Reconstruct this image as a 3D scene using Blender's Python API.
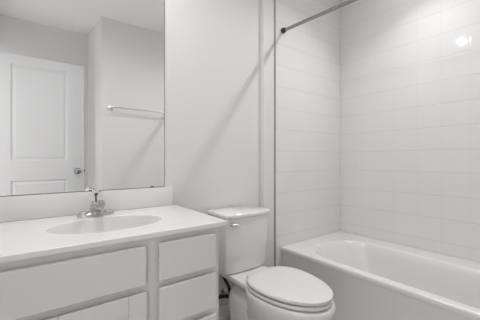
import bpy, bmesh, math
from mathutils import Vector, Matrix
PI = math.pi
for o in list(bpy.data.objects):
    bpy.data.objects.remove(o)
SC = bpy.context.scene
COL = SC.collection
H = 1.04            # camera height
CEIL = 2.54
# ------------------------------------------------------------------ camera
cam_d = bpy.data.cameras.new('camera')
cam_d.sensor_width = 36.0
cam_d.lens = 21.06
cam_d.clip_start = 0.02
cam = bpy.data.objects.new('camera', cam_d)
cam.location = (0, 0, H)
cam.rotation_euler = (PI/2, 0, math.radians(-37.05))
COL.objects.link(cam)
SC.camera = cam
# ------------------------------------------------------------------ world (added ambient fill through the open doorway; the hallway beyond is unseen)
w = bpy.data.worlds.new('world'); SC.world = w; w.use_nodes = True
bg = w.node_tree.nodes['Background']
bg.inputs['Color'].default_value = (1.0, 0.985, 0.968, 1)
bg.inputs['Strength'].default_value = 1.45
SC.view_settings.view_transform = 'Standard'
SC.view_settings.look = 'None'
SC.view_settings.exposure = 0.32
SC.view_settings.gamma = 1.0
SC.view_settings.use_curve_mapping = False
TUB_LIGHT = (1.93, 0.73, 5.0)      # x, y, watts
VAN_LIGHT = (0.24, 1.13, 5.6)

def lamp(name, x, y, watts, tilt, spread, size):
    d = bpy.data.lights.new(name, 'AREA')
    d.shape = 'DISK'; d.size = size; d.energy = watts; d.spread = math.radians(spread)
    d.color = (0.995, 0.995, 1.0)
    o = bpy.data.objects.new(name, d)
    o.location = (x, y, CEIL - 0.022)
    o.rotation_euler = (0, math.radians(tilt), 0)
    COL.objects.link(o)
    return o
lamp('downlight_lamp', *TUB_LIGHT, 18, 130, 0.07)
lamp('downlight_lamp', *VAN_LIGHT, 0, 165, 0.03)
# ------------------------------------------------------------------ materials
def mat(name, col, rough=0.5, metal=0.0, spec=0.5, coat=0.0, noise=0.0, nscale=60.0):
    m = bpy.data.materials.new(name); m.use_nodes = True
    nt = m.node_tree; b = nt.nodes['Principled BSDF']
    b.inputs['Base Color'].default_value = (*col, 1)
    b.inputs['Roughness'].default_value = rough
    b.inputs['Metallic'].default_value = metal
    b.inputs['Specular IOR Level'].default_value = spec
    b.inputs['Coat Weight'].default_value = coat
    b.inputs['Coat Roughness'].default_value = 0.08
    if noise:
        tc = nt.nodes.new('ShaderNodeTexCoord')
        n = nt.nodes.new('ShaderNodeTexNoise'); n.inputs['Scale'].default_value = nscale
        n.inputs['Detail'].default_value = 3
        bp = nt.nodes.new('ShaderNodeBump'); bp.inputs['Strength'].default_value = noise
        bp.inputs['Distance'].default_value = 0.004
        nt.links.new(tc.outputs['Object'], n.inputs['Vector'])
        nt.links.new(n.outputs['Fac'], bp.inputs['Height'])
        nt.links.new(bp.outputs['Normal'], b.inputs['Normal'])
    return m

def tile_mat(name, axis, u0, col=(0.80, 0.795, 0.79)):
    """square glazed wall tiles; axis = horizontal world axis of the wall, u0 = a joint on it"""
    T = 0.1600; z0 = 0.1496
    m = bpy.data.materials.new(name); m.use_nodes = True
    nt = m.node_tree; N = nt.nodes; L = nt.links; b = N['Principled BSDF']
    tc = N.new('ShaderNodeTexCoord'); sp = N.new('ShaderNodeSeparateXYZ')
    L.new(tc.outputs['Object'], sp.inputs[0])
    def mth(op, a, c=None, clamp=False):
        n = N.new('ShaderNodeMath'); n.operation = op; n.use_clamp = clamp
        for i, v in enumerate((a, c)):
            if v is None: continue
            if isinstance(v, (int, float)): n.inputs[i].default_value = v
            else: L.new(v, n.inputs[i])
        return n.outputs[0]
    def groove(sock, off, width, T=T):
        f = mth('FRACT', mth('DIVIDE', mth('ADD', sock, -off + 20 * T), T))
        d = mth('MULTIPLY', mth('MINIMUM', f, mth('SUBTRACT', 1.0, f)), T)
        return mth('DIVIDE', d, width, True), mth('FLOOR', mth('DIVIDE', mth('ADD', sock, -off + 20 * T), T))
    gh, ih = groove(sp.outputs['Z'], z0, 0.0035)
    gv, iv = groove(sp.outputs[axis], u0, 0.0020, 0.1577)
    g = mth('MINIMUM', gh, mth('ADD', mth('MULTIPLY', gv, 0.05), 0.95))
    gc = mth('MINIMUM', gh, mth('ADD', mth('MULTIPLY', gv, 0.65), 0.35))
    cb = N.new('ShaderNodeCombineXYZ'); L.new(ih, cb.inputs[0]); L.new(iv, cb.inputs[1])
    wn = N.new('ShaderNodeTexWhiteNoise'); wn.noise_dimensions = '2D'; L.new(cb.outputs[0], wn.inputs['Vector'])
    mix = N.new('ShaderNodeMix'); mix.data_type = 'RGBA'
    mix.inputs[6].default_value = (col[0]*0.87, col[1]*0.86, col[2]*0.85, 1)
    mix.inputs[7].default_value = (*col, 1)
    L.new(gc, mix.inputs[0])
    hsv = N.new('ShaderNodeHueSaturation')
    L.new(mix.outputs[2], hsv.inputs['Color'])
    L.new(mth('ADD', mth('MULTIPLY', wn.outputs['Value'], 0.012), 0.994), hsv.inputs['Value'])
    L.new(hsv.outputs[0], b.inputs['Base Color'])
    nz = N.new('ShaderNodeTexNoise'); nz.inputs['Scale'].default_value = 9.0; nz.inputs['Detail'].default_value = 1
    L.new(tc.outputs['Object'], nz.inputs['Vector'])
    hgt = mth('ADD', mth('MULTIPLY', g, 1.0), mth('MULTIPLY', nz.outputs['Fac'], 0.07))
    bp = N.new('ShaderNodeBump'); bp.inputs['Strength'].default_value = 0.38; bp.inputs['Distance'].default_value = 0.0022
    L.new(hgt, bp.inputs['Height']); L.new(bp.outputs['Normal'], b.inputs['Normal'])
    b.inputs['Roughness'].default_value = 0.05
    b.inputs['Specular IOR Level'].default_value = 0.5
    return m

def floor_mat():
    m = mat('floor_vinyl', (0.42, 0.40, 0.38), 0.45)
    nt = m.node_tree; N = nt.nodes; L = nt.links
    tc = N.new('ShaderNodeTexCoord'); br = N.new('ShaderNodeTexBrick')
    br.inputs['Scale'].default_value = 1.0
    br.inputs['Brick Width'].default_value = 0.9; br.inputs['Row Height'].default_value = 0.15
    br.inputs['Mortar Size'].default_value = 0.002
    br.inputs['Color1'].default_value = (0.52, 0.50, 0.48, 1); br.inputs['Color2'].default_value = (0.46, 0.445, 0.43, 1)
    br.inputs['Mortar'].default_value = (0.2, 0.19, 0.18, 1)
    L.new(tc.outputs['Object'], br.inputs['Vector']); L.new(br.outputs['Color'], N['Principled BSDF'].inputs['Base Color'])
    return m

M_WALL = mat('wall_paint', (0.765, 0.76, 0.753), 0.55, spec=0.3, noise=0.10, nscale=140)
M_CEIL = mat('ceiling_paint', (0.89, 0.887, 0.88), 0.8, spec=0.2)
M_TRIM = mat('trim_paint', (0.80, 0.795, 0.785), 0.4)
M_DOOR = mat('door_paint', (0.66, 0.662, 0.672), 0.4)
M_CAB = mat('cabinet_paint', (0.73, 0.723, 0.715), 0.42)
M_TOP = mat('cultured_marble', (0.80, 0.793, 0.785), 0.22, coat=0.2)
M_PORC = mat('porcelain', (0.82, 0.81, 0.80), 0.12, coat=0.4)
M_BASIN = mat('basin_marble', (0.80, 0.793, 0.785), 0.3)
M_SEAT = mat('seat_plastic', (0.74, 0.735, 0.73), 0.25)
M_TUB = mat('tub_acrylic', (0.80, 0.795, 0.785), 0.2, coat=0.3)
M_CHROME = mat('chrome', (0.60, 0.60, 0.60), 0.14, metal=1.0)
M_STEEL = mat('brushed_steel', (0.33, 0.325, 0.32), 0.22, metal=1.0)
M_NICKEL = mat('satin_nickel', (0.80, 0.795, 0.79), 0.25, metal=1.0)
M_DARK = mat('dark_metal', (0.03, 0.03, 0.03), 0.4)
M_BLACK = mat('black_rubber', (0.008, 0.008, 0.008), 0.5)
M_MIRROR = mat('mirror_silver', (0.985, 0.985, 0.982), 0.0, metal=1.0)
M_GEDGE = mat('mirror_edge', (0.10, 0.11, 0.105), 0.3)
M_TILE_END = tile_mat('tile_glaze', 'X', 2.284)
M_TILE_SIDE = tile_mat('tile_glaze_long', 'Y', 1.50)
M_FLOOR = floor_mat()
M_EDGE = mat('tile_edge_strip', (0.30, 0.295, 0.29), 0.5)
M_CLEAR = mat('clear_acrylic', (0.97, 0.97, 0.97), 0.03)
M_CLEAR.node_tree.nodes['Principled BSDF'].inputs['Transmission Weight'].default_value = 1.0
M_CLEAR.node_tree.nodes['Principled BSDF'].inputs['IOR'].default_value = 1.2
M_RED = mat('indicator_dark_red', (0.06, 0.02, 0.02), 0.4)
M_LENS = bpy.data.materials.new('lamp_lens'); M_LENS.use_nodes = True
_b = M_LENS.node_tree.nodes['Principled BSDF']
_b.inputs['Emission Color'].default_value = (1, 0.995, 0.99, 1); _b.inputs['Emission Strength'].default_value = 500.0

# ------------------------------------------------------------------ mesh helpers
def obj(name, bm, m, parent=None, smooth=None):
    bmesh.ops.recalc_face_normals(bm, faces=bm.faces[:])
    me = bpy.data.meshes.new(name); bm.to_mesh(me); bm.free()
    o = bpy.data.objects.new(name, me); COL.objects.link(o)
    for mm in (m if isinstance(m, (list, tuple)) else [m]):
        me.materials.append(mm)
    if smooth is not None:
        me.shade_smooth()
        me.set_sharp_from_angle(angle=math.radians(smooth))
    if parent is not None:
        o.parent = parent
        o.matrix_parent_inverse = Matrix.Translation(-parent.location)
    return o

def thing(name, label, cat, loc=(0, 0, 0), group=None):
    o = bpy.data.objects.new(name, None); COL.objects.link(o)
    o.location = loc; o.empty_display_size = 0.05
    return tag(o, label, cat, group)
def tag(o, label, cat, group=None):
    o['label'] = label; o['category'] = cat
    if group: o['group'] = group
    return o
def struct(name, bm, m, smooth=None):
    o = obj(name, bm, m, None, smooth); o['kind'] = 'structure'; return o

def box(bm, x0, x1, y0, y1, z0, z1, bev=0.0, seg=2):
    r = bmesh.ops.create_cube(bm, size=1.0)
    vs = r['verts']
    for v in vs:
        v.co = Vector((x0 + (v.co.x + .5) * (x1 - x0), y0 + (v.co.y + .5) * (y1 - y0), z0 + (v.co.z + .5) * (z1 - z0)))
    if bev:
        es = list({e for v in vs for e in v.link_edges})
        bmesh.ops.bevel(bm, geom=es, offset=bev, segments=seg, profile=0.5, affect='EDGES', clamp_overlap=True)
def bx(*a, **k):
    bm = bmesh.new(); box(bm, *a, **k); return bm

def loft(bm, rings, cap0=True, cap1=True):
    R = [[bm.verts.new(p) for p in r] for r in rings]
    n = len(R[0])
    for a, b in zip(R, R[1:]):
        for i in range(n):
            bm.faces.new((a[i], a[(i+1) % n], b[(i+1) % n], b[i]))
    if cap0: bm.faces.new(R[0])
    if cap1: bm.faces.new(R[-1])
    return R

def frame_for(d):
    d = d.normalized()
    up = Vector((0, 0, 1)) if abs(d.z) < .9 else Vector((1, 0, 0))
    u = d.cross(up).normalized()
    return u, u.cross(d).normalized()
def tube(bm, pts, r, n=14, flat=1.0):
    pts = [Vector(p) for p in pts]
    rings = []
    for i, p in enumerate(pts):
        d = (pts[min(i+1, len(pts)-1)] - pts[max(i-1, 0)])
        u, v = frame_for(d)
        rr = r[i] if isinstance(r, (list, tuple)) else r
        rings.append([p + (u * math.cos(2*PI*k/n) + v * math.sin(2*PI*k/n) * flat) * rr for k in range(n)])
    loft(bm, rings)
def lathe(bm, origin, axis, prof, n=28):
    """prof: list of (distance along axis, radius)"""
    o = Vector(origin); a = Vector(axis).normalized(); u, v = frame_for(a)
    rings = [[o + a*d + (u*math.cos(2*PI*k/n) + v*math.sin(2*PI*k/n)) * max(r, 1e-4) for k in range(n)] for d, r in prof]
    loft(bm, rings)
def spline(P, k=8):
    P = [Vector(p) for p in P]; out = []
    for i in range(len(P)-1):
        p0, p1, p2, p3 = P[max(i-1, 0)], P[i], P[i+1], P[min(i+2, len(P)-1)]
        for j in range(k):
            t = j/k
            out.append(0.5*((2*p1) + (p2-p0)*t + (2*p0-5*p1+4*p2-p3)*t*t + (3*p1-p0-3*p2+p3)*t**3))
    out.append(P[-1]); return out
def prism(bm, poly, z0, z1):
    loft(bm, [[(x, y, z0) for x, y in poly], [(x, y, z1) for x, y in poly]])
def rrect(x0, x1, y0, y1, r, z, k=12):
    out = []
    rs = r if isinstance(r, (list, tuple)) else [r]*4     # corners: ++, -+, --, +-
    for (cx, cy, a0), rr in zip(((1, 1, 0), (0, 1, 90), (0, 0, 180), (1, 0, 270)), rs):
        X = x1 - rr if cx else x0 + rr; Y = y1 - rr if cy else y0 + rr
        for i in range(k+1):
            a = math.radians(a0 + 90*i/k); out.append((X + rr*math.cos(a), Y + rr*math.sin(a), z))
    return out

# ================================================================== THE ROOM
WL, WR, WB = -0.37, 2.294, 1.54
BACK2, TILE_Y, TILE_X = 1.51, 1.50, 2.284
JOG, ALC = 1.352, 1.475      # furred-out part of back wall / start of tub alcove
struct('floor', bx(WL-.4, WR+.1, -0.85, WB+.1, -0.1, 0.0), M_FLOOR)
struct('ceiling', bx(WL-.1, WR+.1, -0.85, WB+.1, CEIL, CEIL+.1), M_CEIL)
bm = bmesh.new(); prism(bm, [(WL, WB), (JOG, WB), (JOG, BACK2), (WR, BACK2), (WR, WB+.1), (WL, WB+.1)], 0, CEIL)
struct('wall_back', bm, M_WALL)
struct('wall_right', bx(WR, WR+.1, -.85, WB+.1, 0, CEIL), M_WALL)
# left wall with the doorway, plus an added gap letting fill light into the niche
bm = bmesh.new()
box(bm, WL-.1, WL, .46, WB+.1, 0, CEIL); box(bm, WL-.1, WL, -.345, -.29, 0, CEIL); box(bm, WL-.1, WL, -.29, .46, 2.05, CEIL); box(bm, WL-.1, WL, -.85, -.345, 2.2, CEIL)
struct('wall_left', bm, M_WALL)
bm = bmesh.new()   # wall behind the camera: niche for the open door, then the towel wall, then the tub alcove end
prism(bm, [(WL, -.72), (.572, -.72), (.612, -.14), (ALC, -.14), (ALC, -.035), (WR, -.035), (WR, -.85), (WL, -.85)], 0, CEIL)
struct('wall_front', bm, M_WALL)
# tile surround
X0T = 1.4666
struct('wall_tile_end', bx(X0T, TILE_X+.0095, TILE_Y, BACK2-.0003, 0.0, CEIL-.001, bev=.003), M_TILE_END)
struct('wall_tile_side', bx(TILE_X, WR-.0003, -.03, TILE_Y, 0.0, CEIL-.001, bev=.001), M_TILE_SIDE)
struct('wall_tile_near', bx(ALC+.002, TILE_X-.0005, -.034, -.025, 0.0, CEIL-.001, bev=.003), M_TILE_END)
# bullnose tile edge
bm = bmesh.new()
for k in range(16):
    z0 = -.0104 + .1600*k
    z0 = max(z0, .001); z1 = min(-.0104 + .16*k + .1585, CEIL-.002)
    if z1 - z0 > .02:
        box(bm, X0T-.0018, X0T+.0085, TILE_Y-.0022, BACK2-.001, z0, z1, bev=.0045, seg=3)
struct('trim_1', bm, M_PORC, 40)
struct('trim_3', bx(X0T-.0062, X0T-.0019, TILE_Y+.001, BACK2-.0003, .09, CEIL-.002), M_EDGE)
def baseboard(name, x0, x1, y0, y1):
    bm = bx(x0, x1, y0, y1, 0, .085, bev=.004); struct(name, bm, M_TRIM)
baseboard('baseboard_back', .665, JOG-.003, WB-.013, WB-.0005)
baseboard('baseboard_jog', JOG-.003, X0T-.003, BACK2-.013, BACK2-.0005)
baseboard('baseboard_front', .615, ALC-.002, -.1395, -.127)
# door casing round the doorway in the left wall
bm = bmesh.new()
box(bm, WL, WL+.014, .46, .515, 0, 2.10, bev=.004); box(bm, WL, WL+.014, -.345, -.29, 0, 2.10, bev=.004); box(bm, WL, WL+.014, -.29, .46, 2.05, 2.10, bev=.004)
struct('trim_2', bm, M_TRIM)

# the open two-panel door, parallel to the mirror wall behind the viewer
def panel_front(bm, x0, x1, z0, z1, y, panels, depth, bevel, dirn=1.0):
    """front face at y (facing +y if dirn=1) with sunk moulded panels"""
    xs = sorted({x0, x1, *[p[0] for p in panels], *[p[1] for p in panels]})
    zs = sorted({z0, z1, *[p[2] for p in panels], *[p[3] for p in panels]})
    for i in range(len(xs)-1):
        for j in range(len(zs)-1):
            c = ((xs[i]+xs[i+1])/2, (zs[j]+zs[j+1])/2)
            if any(p[0] < c[0] < p[1] and p[2] < c[1] < p[3] for p in panels): continue
            bm.faces.new([bm.verts.new((x, y, z)) for x, z in ((xs[i], zs[j]), (xs[i+1], zs[j]), (xs[i+1], zs[j+1]), (xs[i], zs[j+1]))])
    for (a, b, c, d) in panels:
        def ring(ins, dep):
            return [(a+ins, y-dirn*dep, c+ins), (b-ins, y-dirn*dep, c+ins), (b-ins, y-dirn*dep, d-ins), (a+ins, y-dirn*dep, d-ins)]
        loft(bm, [ring(i, e) for i, e in bevel], cap0=False)
DX0, DX1, DYF, DYB = -.290, .475, -.305, -.340
bm = bmesh.new()
pan = [(-.130, .322, 1.035, 1.945), (-.130, .322, .22, .845)]
prof = [(0, 0), (.010, .009), (.022, .009), (.034, .003), (.05, .003)]
panel_front(bm, DX0, DX1, .012, 2.03, DYF, pan, .01, prof, 1)
panel_front(bm, DX0, DX1, .012, 2.03, DYB, pan, .01, prof, -1)
for x in (DX0, DX1):
    bm.faces.new([bm.verts.new(p) for p in ((x, DYF, .012), (x, DYB, .012), (x, DYB, 2.03), (x, DYF, 2.03))])
for z in (.012, 2.03):
    bm.faces.new([bm.verts.new(p) for p in ((DX0, DYF, z), (DX1, DYF, z), (DX1, DYB, z), (DX0, DYB, z))])
bmesh.ops.remove_doubles(bm, verts=bm.verts[:], dist=1e-5)
door = struct('door_1', bm, M_DOOR)
bm = bmesh.new()
for s, y in ((1, DYF), (-1, DYB)):
    lathe(bm, (.417, y, .926), (0, s, 0), [(0, .001), (0, .032), (.006, .032), (.008, .012), (.03, .011), (.036, .02), (.046, .0275), (.056, .027), (.063, .02), (.066, .008), (.0665, .001)])
obj('door_knob', bm, M_STEEL, door, 40)
bm = bx(DX1-.001, DX1+.0015, DYB+.006, DYF-.006, .89, .96); box(bm, DX1, DX1+.009, DYB+.012, DYF-.011, .915, .937, bev=.002)
obj('latch_plate', bm, M_DARK, door)
bm = bmesh.new()
for z in (.25, 1.05, 1.82):
    tube(bm, [(DX0-.004, DYF+.006, z-.04), (DX0-.004, DYF+.006, z+.04)], .006, 10)
    box(bm, WL+.0145, DX0-.004, DYF+.002, DYF+.006, z-.04, z+.04)
obj('hinge', bm, M_STEEL, door)

# ================================================================== VANITY
CT = H - .2586           # counter top height
VX1 = .648; VY = 1.0105; VX0 = WL + .004
van = thing('vanity_cabinet', 'light grey painted bathroom vanity cabinet with flat drawers, under the white counter', 'vanity cabinet', ((VX0+VX1)/2, 1.27, 0))
bm = bmesh.new()
CABT = CT - .0185
box(bm, VX0, VX1, VY+.02, VY+.038, .10, CABT-.002)                 # front carcass sheet
box(bm, VX1-.018, VX1, VY+.02, WB-.003, 0.0, CABT)                 # right side
box(bm, VX0, VX0+.018, VY+.02, WB-.003, 0.0, CABT)
box(bm, VX0+.018, VX1-.018, VY+.05, WB-.005, .10, .118)            # bottom
box(bm, VX0+.018, VX1-.018, WB-.02, WB-.005, .118, CABT)           # back
box(bm, VX0+.018, VX1-.018, VY+.07, VY+.085, 0.0, .10)             # toe kick
obj('carcass', bm, M_CAB, van)
bm = bmesh.new()   # face frame
XS = (.358,)       # centre of the stile between doors and drawers
box(bm, VX0, VX1, VY, VY+.02, CABT-.055, CABT)
box(bm, VX0, VX1, VY, VY+.02, .10, .135, bev=.0015)
for a, b in ((VX0, VX0+.07), (.318, .398), (VX1-.04, VX1)):
    box(bm, a, b, VY, VY+.0195, .134, CABT-.055)
for a, b in ((.56, .613), (.395, .436), (.222, .268)):
    box(bm, VX0+.07 if a > .5 else .398, VX1-.04, VY+.0005, VY+.0195, a, b)
obj('face_frame', bm, M_CAB, van)
DF = .989
DRX0, DRX1 = .381, .627
def drawer_slab(x0, x1, z0, z1):
    bm = bmesh.new()
    def r(ins, y): return [(x0+ins, y, z0+ins), (x1-ins, y, z0+ins), (x1-ins, y, z1-ins), (x0+ins, y, z1-ins)]
    loft(bm, [r(.013, VY-.0002), r(.011, VY-.005), r(0, DF+.0085), r(.001, DF+.004), r(.0035, DF+.001), r(.0055, DF)])
    return bm
for z0, z1 in ((H-.444, H-.302), (H-.613, H-.466), (H-.777, H-.637), (.128, H-.801)):
    obj('drawer_front', drawer_slab(DRX0, DRX1, z0, z1), M_CAB, van)
obj('false_front', drawer_slab(VX0+.05, .335, H-.444, H-.303), M_CAB, van)
def cab_door(x0, x1, z0, z1):
    """stiles and rails round a recessed flat panel"""
    bm = bmesh.new(); W = .061; e = .0022
    for a, b in ((x0, x0+W), (x1-W, x1)): box(bm, a, b, DF, DF+.010, z0, z1, bev=e)
    for a, b in ((z0, z0+W), (z1-W-.002, z1)): box(bm, x0+W+.0006, x1-W-.0006, DF+.0004, DF+.010, a, b, bev=e)
    box(bm, x0+.011, x1-.011, DF+.0098, VY-.0003, z0+.011, z1-.011)
    box(bm, x0+W-.002, x1-W+.002, DF+.008, VY-.003, z0+W-.004, z1-W+.002)
    return bm
MIDX = (VX0+.05+.335)/2
obj('cabinet_door', cab_door(VX0+.05, MIDX-.0015, .128, H-.466), M_CAB, van)
obj('cabinet_door', cab_door(MIDX+.0015, .335, .128, H-.466), M_CAB, van)

# counter top with the moulded oval basin
SX, SY, SA, SB = .266, 1.243, .212, .146
CX0, CX1, CY0, CY1 = WL+.003, .681, .987, WB-.001
top = thing('vanity_counter', 'glossy white vanity countertop with moulded oval sink on the grey cabinet', 'countertop', (SX, SY, CABT))
NE = 96
def rect_hit(a):
    c, s = math.cos(a), math.sin(a); t = 1e9
    if c > 1e-9: t = min(t, (CX1-SX)/c)
    if c < -1e-9: t = min(t, (CX0-SX)/c)
    if s > 1e-9: t = min(t, (CY1-SY)/s)
    if s < -1e-9: t = min(t, (CY0-SY)/s)
    return [SX+c*t, SY+s*t]
angs = [2*PI*k/NE for k in range(NE)]
outer = [rect_hit(a) for a in angs]
for cxy in ((CX0, CY0), (CX1, CY0), (CX0, CY1), (CX1, CY1)):
    k = min(range(NE), key=lambda i: (outer[i][0]-cxy[0])**2 + (outer[i][1]-cxy[1])**2)
    outer[k] = list(cxy)
def oring(ins, z):
    return [(min(max(x, CX0+ins), CX1-ins), min(max(y, CY0+ins), CY1-ins), z) for x, y in outer]
def ering(f, z, dx=0.0, ease=0.0):
    out = []
    for (x, y) in outer:
        a = math.atan2((y-SY)/SB, (x-SX)/SA)
        out.append((SX + (SA*f)*math.cos(a), SY + (SB*f)*math.sin(a), z))
    return out
bm = bmesh.new()
loft(bm, [ering(1.035, CABT+.0003), oring(.0, CABT+.0003), oring(0, CT-.0045), oring(0, CT-.003), oring(.001, CT-.001), oring(.003, CT), oring(.0045, CT),
          ering(1.022, CT), ering(1.016, CT), ering(1.006, CT-.0012), ering(1.0, CT-.0045)], cap0=False, cap1=False)
obj('counter_slab', bm, M_TOP, top, 40)
bm = bmesh.new()
fs = [(1.0, .0045), (.985, .016), (.965, .036), (.93, .062), (.86, .092), (.74, .120), (.56, .138), (.32, .147), (.12, .150)]
loft(bm, [ering(f, CT-d) for f, d in fs], cap0=False, cap1=False)
loft(bm, [ering(f*1.0+.012, CT-d-.010) for f, d in fs], cap0=False, cap1=True)
basin = obj('sink_basin', bm, M_BASIN, top, 60)
bm = bmesh.new()
lathe(bm, (SX, SY, CT-.1520), (0, 0, 1), [(0, .001), (0, .026), (.004, .0275), (.0055, .024), (.004, .018), (.008, .015), (.0095, .001)])
obj('drain', bm, M_CHROME, basin, 40)
tag(obj('backsplash', bx(CX0, .668, 1.52, WB-.001, CT+.0002, H-.1535, bev=.003), M_TOP, None, 40), 'low white backsplash strip along the wall between countertop and mirror', 'backsplash')

# ------------------------------------------------------------------ faucet
FX, FY, FZ = .254, 1.45, CT
fc = thing('faucet', 'small chrome single lever faucet standing behind the oval sink', 'faucet', (FX, FY, FZ))
def sring(cx, cy, hx, hy, z, n=40, p=2.6):
    out = []
    for k in range(n):
        a = 2*PI*k/n; c, s = math.cos(a), math.sin(a)
        out.append((cx + hx*math.copysign(abs(c)**(2/p), c), cy + hy*math.copysign(abs(s)**(2/p), s), z))
    return out
bm = bmesh.new()
loft(bm, [sring(FX, FY, .078, .027, FZ+.0003), sring(FX, FY, .079, .028, FZ+.004), sring(FX, FY, .077, .026, FZ+.011),
          sring(FX, FY, .070, .021, FZ+.016)])
for s in (-1, 1):   # raised ends of the base plate
    lathe(bm, (FX+s*.051, FY, FZ+.010), (0, 0, 1), [(0, .024), (.008, .0225), (.013, .018), (.015, .006), (.0152, .001)], 24)
obj('base_plate', bm, M_CHROME, fc, 50)
bm = bmesh.new()
lathe(bm, (FX, FY, FZ+.012), (0, 0, 1), [(0, .034), (.008, .032), (.02, .027), (.034, .0235), (.046, .0225), (.052, .020), (.056, .012), (.057, .001)], 28)
obj('body', bm, M_CHROME, fc, 50)
bm = bmesh.new()   # thick spout rising forward to a blunt upturned tip
tube(bm, spline([(FX, FY+.012, FZ+.020), (FX, FY-.02, FZ+.036), (FX, FY-.06, FZ+.054), (FX, FY-.10, FZ+.066), (FX, FY-.122, FZ+.069)], 6), [.0265]*3+[.025]*5+[.0205]*6+[.0165]*6+[.0150]*5, 18)
lathe(bm, (FX, FY-.110, FZ+.062), (0, -.15, -1), [(0, .0115), (.016, .0115), (.018, .009), (.018, .001)], 20)
obj('spout', bm, M_CHROME, fc, 50)
bm = bmesh.new()   # clear knob on a short stem
ax = Vector((0, .10, 1))
kp = Vector((FX, FY+.002, FZ+.058))
lathe(bm, kp, ax, [(0, .001), (0, .017), (.006, .020), (.018, .0265), (.034, .029), (.046, .0265), (.056, .019), (.060, .010), (.061, .001)], 12)
kn = obj('knob', bm, M_CLEAR, fc, 20); kn['label'] = 'clear faceted knob'
bm = bmesh.new()
lathe(bm, kp - ax*.012, ax, [(0, .016), (.0118, .014), (.0119, .001)], 20)
obj('stem', bm, M_CHROME, fc, 50)
bm = bmesh.new()
lathe(bm, kp + ax*.004, ax, [(0, .001), (0, .0035), (.030, .0035), (.031, .006), (.040, .006), (.041, .001)], 14)
obj('indicator', bm, M_RED, kn, 50)

# ------------------------------------------------------------------ mirror
MX0, MX1, MZ0, MZ1 = -.345, .620, H-.152, 2.12
mir = thing('wall_mirror', 'large frameless rectangular mirror fixed to the wall above the backsplash', 'mirror', ((MX0+MX1)/2, WB-.002, MZ0))
bm = bmesh.new(); box(bm, MX0, MX1, WB-.006, WB-.0005, MZ0, MZ1)
ff = [f for f in bm.faces if f.calc_center_median().y < WB-.0058]
bmesh.ops.inset_region(bm, faces=ff, thickness=.0028, depth=0.0)
me_o = obj('mirror_glass', bm, [M_MIRROR, M_GEDGE], mir)
for p in me_o.data.polygons:
    p.material_index = 0 if p.normal.y < -.9 and p.area > .3 else 1
for x in (.548,):
    obj('mirror_clip', bx(x-.009, x+.009, WB-.0085, WB-.0062, MZ0-.0005, MZ0+.009, bev=.001), M_STEEL, mir)
# ================================================================== TOILET
TX = 1.063
to = thing('toilet', 'white two piece toilet with elongated bowl and closed lid', 'toilet', (TX, 1.15, 0))
def egg(hw, yb, yf, z, n=56, p=2.0, wb=.80, ym=None):
    """elongated outline: widest towards the back; yb back, yf front tip"""
    ym = ym if ym is not None else yb - (yb-yf)*.36
    out = []
    for k in range(n):
        a = 2*PI*k/n; c, s = math.cos(a), math.sin(a)
        if s >= 0:
            x = hw*math.copysign(abs(c)**(2/3.2), c); y = ym + (yb-ym)*abs(s)**(2/3.2)
            x *= 1 - (1-wb)*max(0, (y-ym)/(yb-ym))**2
        else:
            x = hw*math.copysign(abs(c)**(2/p), c); y = ym - (ym-yf)*abs(s)**(2/p)
        out.append((TX+x, y, z))
    return out
RIM = H - .670
bm = bmesh.new()
loft(bm, [egg(.112, 1.40, .93, .0), egg(.115, 1.41, .925, .01), egg(.108, 1.40, .935, .03), egg(.098, 1.36, .935, .10), egg(.108, 1.29, .885, .17),
          egg(.140, 1.24, .825, .235), egg(.166, 1.225, .772, .29), egg(.177, 1.22, .752, .33), egg(.180, 1.22, .746, RIM-.020),
          egg(.180, 1.22, .745, RIM-.006), egg(.176, 1.215, .749, RIM)])
# trapway column behind the bowl, and the thin shelf carrying the tank
loft(bm, [rrect(TX-.110, TX+.110, 1.16, 1.40, .05, .0), rrect(TX-.106, TX+.106, 1.16, 1.40, .05, .12), rrect(TX-.108, TX+.108, 1.15, 1.41, .05, .22), rrect(TX-.104, TX+.104, 1.15, 1.405, .06, .262),
          rrect(TX-.090, TX+.090, 1.16, 1.39, .06, .288), rrect(TX-.06, TX+.06, 1.17, 1.37, .05, .30)])
loft(bm, [rrect(TX-.06, TX+.06, 1.10, 1.40, .05, .26), rrect(TX-.075, TX+.075, 1.10, 1.46, .05, RIM-.07), rrect(TX-.115, TX+.115, 1.10, 1.50, .05, RIM-.042),
          rrect(TX-.130, TX+.130, 1.10, 1.505, .05, RIM-.03), rrect(TX-.134, TX+.134, 1.10, 1.507, .05, RIM-.008), rrect(TX-.130, TX+.130, 1.10, 1.503, .05, RIM-.001)])
obj('bowl', bm, M_PORC, to, 50)
bm = bmesh.new()
loft(bm, [egg(.085, 1.12, .92, RIM-.001), egg(.085, 1.12, .92, RIM+.0070), egg(.1765, 1.206, .764, RIM+.0072), egg(.178, 1.208, .762, RIM+.009), egg(.178, 1.208, .762, RIM+.020), egg(.1765, 1.206, .764, RIM+.022)])
obj('seat', bm, M_SEAT, to, 50)
bm = bmesh.new()
loft(bm, [egg(.085, 1.12, .92, RIM+.0215), egg(.085, 1.12, .92, RIM+.0305), egg(.1765, 1.207, .763, RIM+.0307), egg(.178, 1.209, .761, RIM+.0325), egg(.178, 1.209, .761, RIM+.040), egg(.174, 1.206, .757, RIM+.0455),
          egg(.164, 1.198, .769, RIM+.0485), egg(.13, 1.17, .82, RIM+.0505), egg(.07, 1.12, .92, RIM+.0515)])
obj('seat_lid', bm, M_SEAT, to, 50)
for s in (-1, 1):
    obj('hinge', bx(TX+s*.07-.022, TX+s*.07+.022, 1.195, 1.232, RIM+.0005, RIM+.030, bev=.006), M_SEAT, to, 40)
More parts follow.
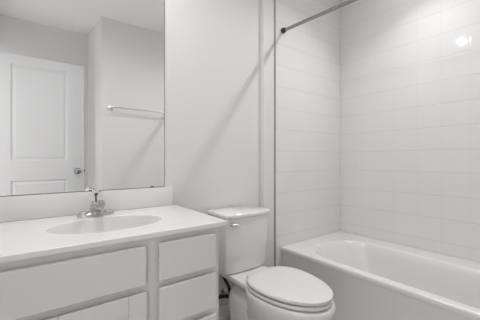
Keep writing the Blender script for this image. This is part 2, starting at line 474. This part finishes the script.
def tank_ring(hw, yb, yc, yf, z, r=.010, k=24):
    TX = 1.060
    """back yb straight, front corners at yc, front bow to yf"""
    P = [(TX+hw, yb), (TX-hw, yb)]
    pts = []
    pts += [(TX+hw-.012, yb), (TX-hw+.012, yb), (TX-hw+.0035, yb-.0035), (TX-hw, yb-.012)]
    pts += [(TX-hw, yc+r)]
    cx = [(-1, hw), ]
    for i in range(1, 6):
        a = PI + PI/2*i/6
        pts.append((TX-hw+r+r*math.cos(a), yc+r+r*math.sin(a)-(0)))
    w_ = hw-r
    for i in range(k+1):
        t = -1+2*i/k
        pts.append((TX+w_*t, yc - (yc-yf)*(1-t*t)))
    for i in range(1, 6):
        a = -PI/2 + PI/2*i/6
        pts.append((TX+hw-r+r*math.cos(a), yc+r+r*math.sin(a)))
    pts += [(TX+hw, yc+r), (TX+hw, yb-.012), (TX+hw-.0035, yb-.0035)]
    return [(x, y, z) for x, y in pts]
TKT = H - .342
bm = bmesh.new()
loft(bm, [tank_ring(.105, 1.48, 1.39, 1.38, RIM-.0005), tank_ring(.105, 1.48, 1.39, 1.38, RIM+.004), tank_ring(.150, 1.508, 1.341, 1.327, RIM+.0045), tank_ring(.154, 1.51, 1.337, 1.322, RIM+.02),
          tank_ring(.162, 1.513, 1.327, 1.311, RIM+.2), tank_ring(.163, 1.515, 1.324, 1.307, TKT)])
tank = obj('tank', bm, M_PORC, to, 50)
bm = bmesh.new()
loft(bm, [tank_ring(0.168, 1.520, 1.318, 1.300, TKT+.0005), tank_ring(0.173, 1.522, 1.312, 1.293, TKT+.006), tank_ring(0.174, 1.522, 1.311, 1.292, TKT+.020), tank_ring(0.171, 1.520, 1.314, 1.295, TKT+.027), tank_ring(0.163, 1.515, 1.322, 1.304, TKT+.030)])
obj('tank_lid', bm, M_PORC, to, 50)
bm = bmesh.new()
lx, ly, lz = TX-.125, 1.3155, TKT-.030
lathe(bm, (lx, ly+.004, lz), (0, -1, 0), [(0, .013), (.006, .013), (.010, .009), (.016, .008), (.0165, .001)], 20)
tube(bm, spline([(lx-.004, ly-.013, lz), (lx+.012, ly-.016, lz-.001), (lx+.026, ly-.018, lz-.004), (lx+.040, ly-.019, lz-.008)], 6), [.0065]*10+[.0085]*9, 12)
obj('flush_lever', bm, M_NICKEL, tank, 50)['label'] = 'small metal flush lever'
for s in (-1, 1):
    bm = bmesh.new(); lathe(bm, (TX+s*.113, 1.17, .012), (s*.35, 0, 1), [(0, .017), (.010, .016), (.017, .010), (.019, .001)], 20)
    obj('bolt_cap', bm, M_SEAT, to, 50)

# ------------------------------------------------------------------ supply valve and hose
sv = thing('supply_valve', 'chrome water shutoff valve with black hose, on the wall behind the toilet', 'valve', (1.03, WB, .17))
bm = bmesh.new()
lathe(bm, (1.03, WB-.0005, .17), (0, -1, 0), [(0, .028), (.004, .027), (.010, .012), (.05, .010), (.052, .014), (.072, .014), (.074, .001)], 24)
tube(bm, [(1.03, WB-.062, .17), (1.03, WB-.062, .205)], .009, 14)
obj('valve_body', bm, M_CHROME, sv, 50)
bm = bmesh.new(); lathe(bm, (1.03, WB-.074, .17), (0, -1, 0), [(0, .006), (.010, .006), (.011, .02), (.020, .021), (.022, .001)], 16)
obj('valve_handle', bm, M_BLACK, sv, 50)
bm = bmesh.new(); tube(bm, spline([(1.03, WB-.062, .204), (1.02, WB-.068, .235), (.985, WB-.08, .29), (.962, WB-.09, .335), (.96, WB-.10, .372)], 8), .0095, 12)
obj('supply_hose', bm, M_BLACK, sv, 60)
bm = bmesh.new(); tube(bm, spline([(1.02, WB-.075, .172), (.985, WB-.078, .186), (.94, WB-.07, .19), (.90, WB-.05, .185), (.87, WB-.02, .18)], 8), .0115, 12)
obj('supply_pipe', bm, M_BLACK, sv, 60)

# ================================================================== BATHTUB
RT = H - .650
tx0, tx1, ty0, ty1 = 1.519, TILE_X-.001, -.024, TILE_Y-.001
tub = thing('bathtub', 'white alcove bathtub with plain apron, set against the tiled walls', 'bathtub', ((tx0+tx1)/2, (ty0+ty1)/2, 0))
def tr(ix0, ix1, iy0, iy1, r, z): return rrect(tx0+ix0, tx1-ix1, ty0+iy0, ty1-iy1, r, z, 14)
bm = bmesh.new()
loft(bm, [tr(.012, 0, 0, 0, .002, 0.0), tr(.012, 0, 0, 0, .002, RT-.045), tr(.004, 0, 0, 0, .002, RT-.034), tr(0, 0, 0, 0, .002, RT-.022), tr(0, 0, 0, 0, .003, RT-.010), tr(.003, .001, .001, .001, .004, RT-.003), tr(.009, .002, .002, .002, .008, RT), tr(.011, .004, .004, .004, .010, RT),
          tr(.050, .150, .11, .130, .25, RT), tr(.052, .152, .112, .132, .248, RT), tr(.059, .159, .118, .140, .245, RT-.003), tr(.066, .166, .126, .150, .24, RT-.012),
          tr(.074, .176, .14, .175, .235, RT-.05), tr(.095, .195, .16, .24, .22, RT-.16), tr(.118, .21, .18, .31, .19, RT-.27), tr(.15, .23, .21, .38, .16, RT-.305), tr(.22, .3, .3, .5, .12, RT-.315)])
obj('shell', bm, M_TUB, tub, 50)
bm = bmesh.new(); lathe(bm, (1.85, .32, RT-.3145), (0, 0, 1), [(0, .001), (0, .035), (.003, .034), (.004, .001)], 24)
obj('drain', bm, M_CHROME, tub, 50)
bm = bmesh.new(); lathe(bm, (1.85, .1225, RT-.09), (0, 1, 0), [(0, .036), (.010, .036), (.014, .03), (.016, .001)], 24)
obj('overflow_plate', bm, M_CHROME, tub, 50)

# ------------------------------------------------------------------ shower rod
P0 = Vector((1.537, TILE_Y-.0005, H+.976)); P1 = Vector((1.60, -.0245, H+.935))
rod = thing('shower_curtain_rod', 'thin brushed metal shower rod spanning the alcove above the tub', 'curtain rod', P0)
bm = bmesh.new(); tube(bm, [P0 + (P1-P0)*.006, P0 + (P1-P0)*.994], .0115, 20)
obj('pole', bm, M_STEEL, rod, 50)
for p, q in ((P0, P1), (P1, P0)):
    bm = bmesh.new()
    ax = Vector((0, (q-p).y, 0)); lathe(bm, p, ax, [(0, .001), (0, .020), (.010, .021), (.014, .0165), (.028, .0165), (.030, .013), (.031, .001)], 24)
    obj('end_flange', bm, M_DARK, rod, 50)

# ------------------------------------------------------------------ towel bar on the wall behind the camera (seen in the mirror)
tb = thing('towel_bar', 'slim metal towel bar on the wall reflected in the mirror', 'towel bar', (1.0, -.14, 1.59))
TBZ = 1.592
bm = bmesh.new(); tube(bm, [(.70, -.075, TBZ), (1.315, -.075, TBZ)], .0075, 14); obj('bar', bm, M_NICKEL, tb, 50)
for x in (.70, 1.315):
    bm = bmesh.new(); lathe(bm, (x, -.1395, TBZ), (0, 1, 0), [(0, .001), (0, .027), (.007, .026), (.012, .012), (.05, .011), (.056, .0155), (.074, .0155), (.078, .010), (.0785, .001)], 24)
    obj('post', bm, M_NICKEL, tb, 50)

# ------------------------------------------------------------------ recessed ceiling downlights (outside the frame)
for (x, y, _), lab in ((TUB_LIGHT, 'round white recessed downlight in the ceiling above the bathtub'), (VAN_LIGHT, 'round white recessed downlight in the ceiling above the vanity')):
    dl = thing('ceiling_downlight', lab, 'ceiling light', (x, y, CEIL))
    bm = bmesh.new()
    lathe(bm, (x, y, CEIL-.0005), (0, 0, -1), [(0, .085), (.004, .084), (.007, .075), (.006, .058), (.002, .056), (.002, .052)], 40)
    obj('trim_ring', bm, M_TRIM, dl, 40)
    bm = bmesh.new(); lathe(bm, (x, y, CEIL-.0068), (0, 0, -1), [(0, .055), (.001, .054), (.0012, .001)], 40)
    obj('diffuser', bm, M_TRIM, dl, 40)
    bm = bmesh.new(); lathe(bm, (x, y, CEIL-.0080), (0, 0, -1), [(0, .016), (.002, .0155), (.003, .001)], 32)
    obj('lens', bm, M_LENS, dl, 40)
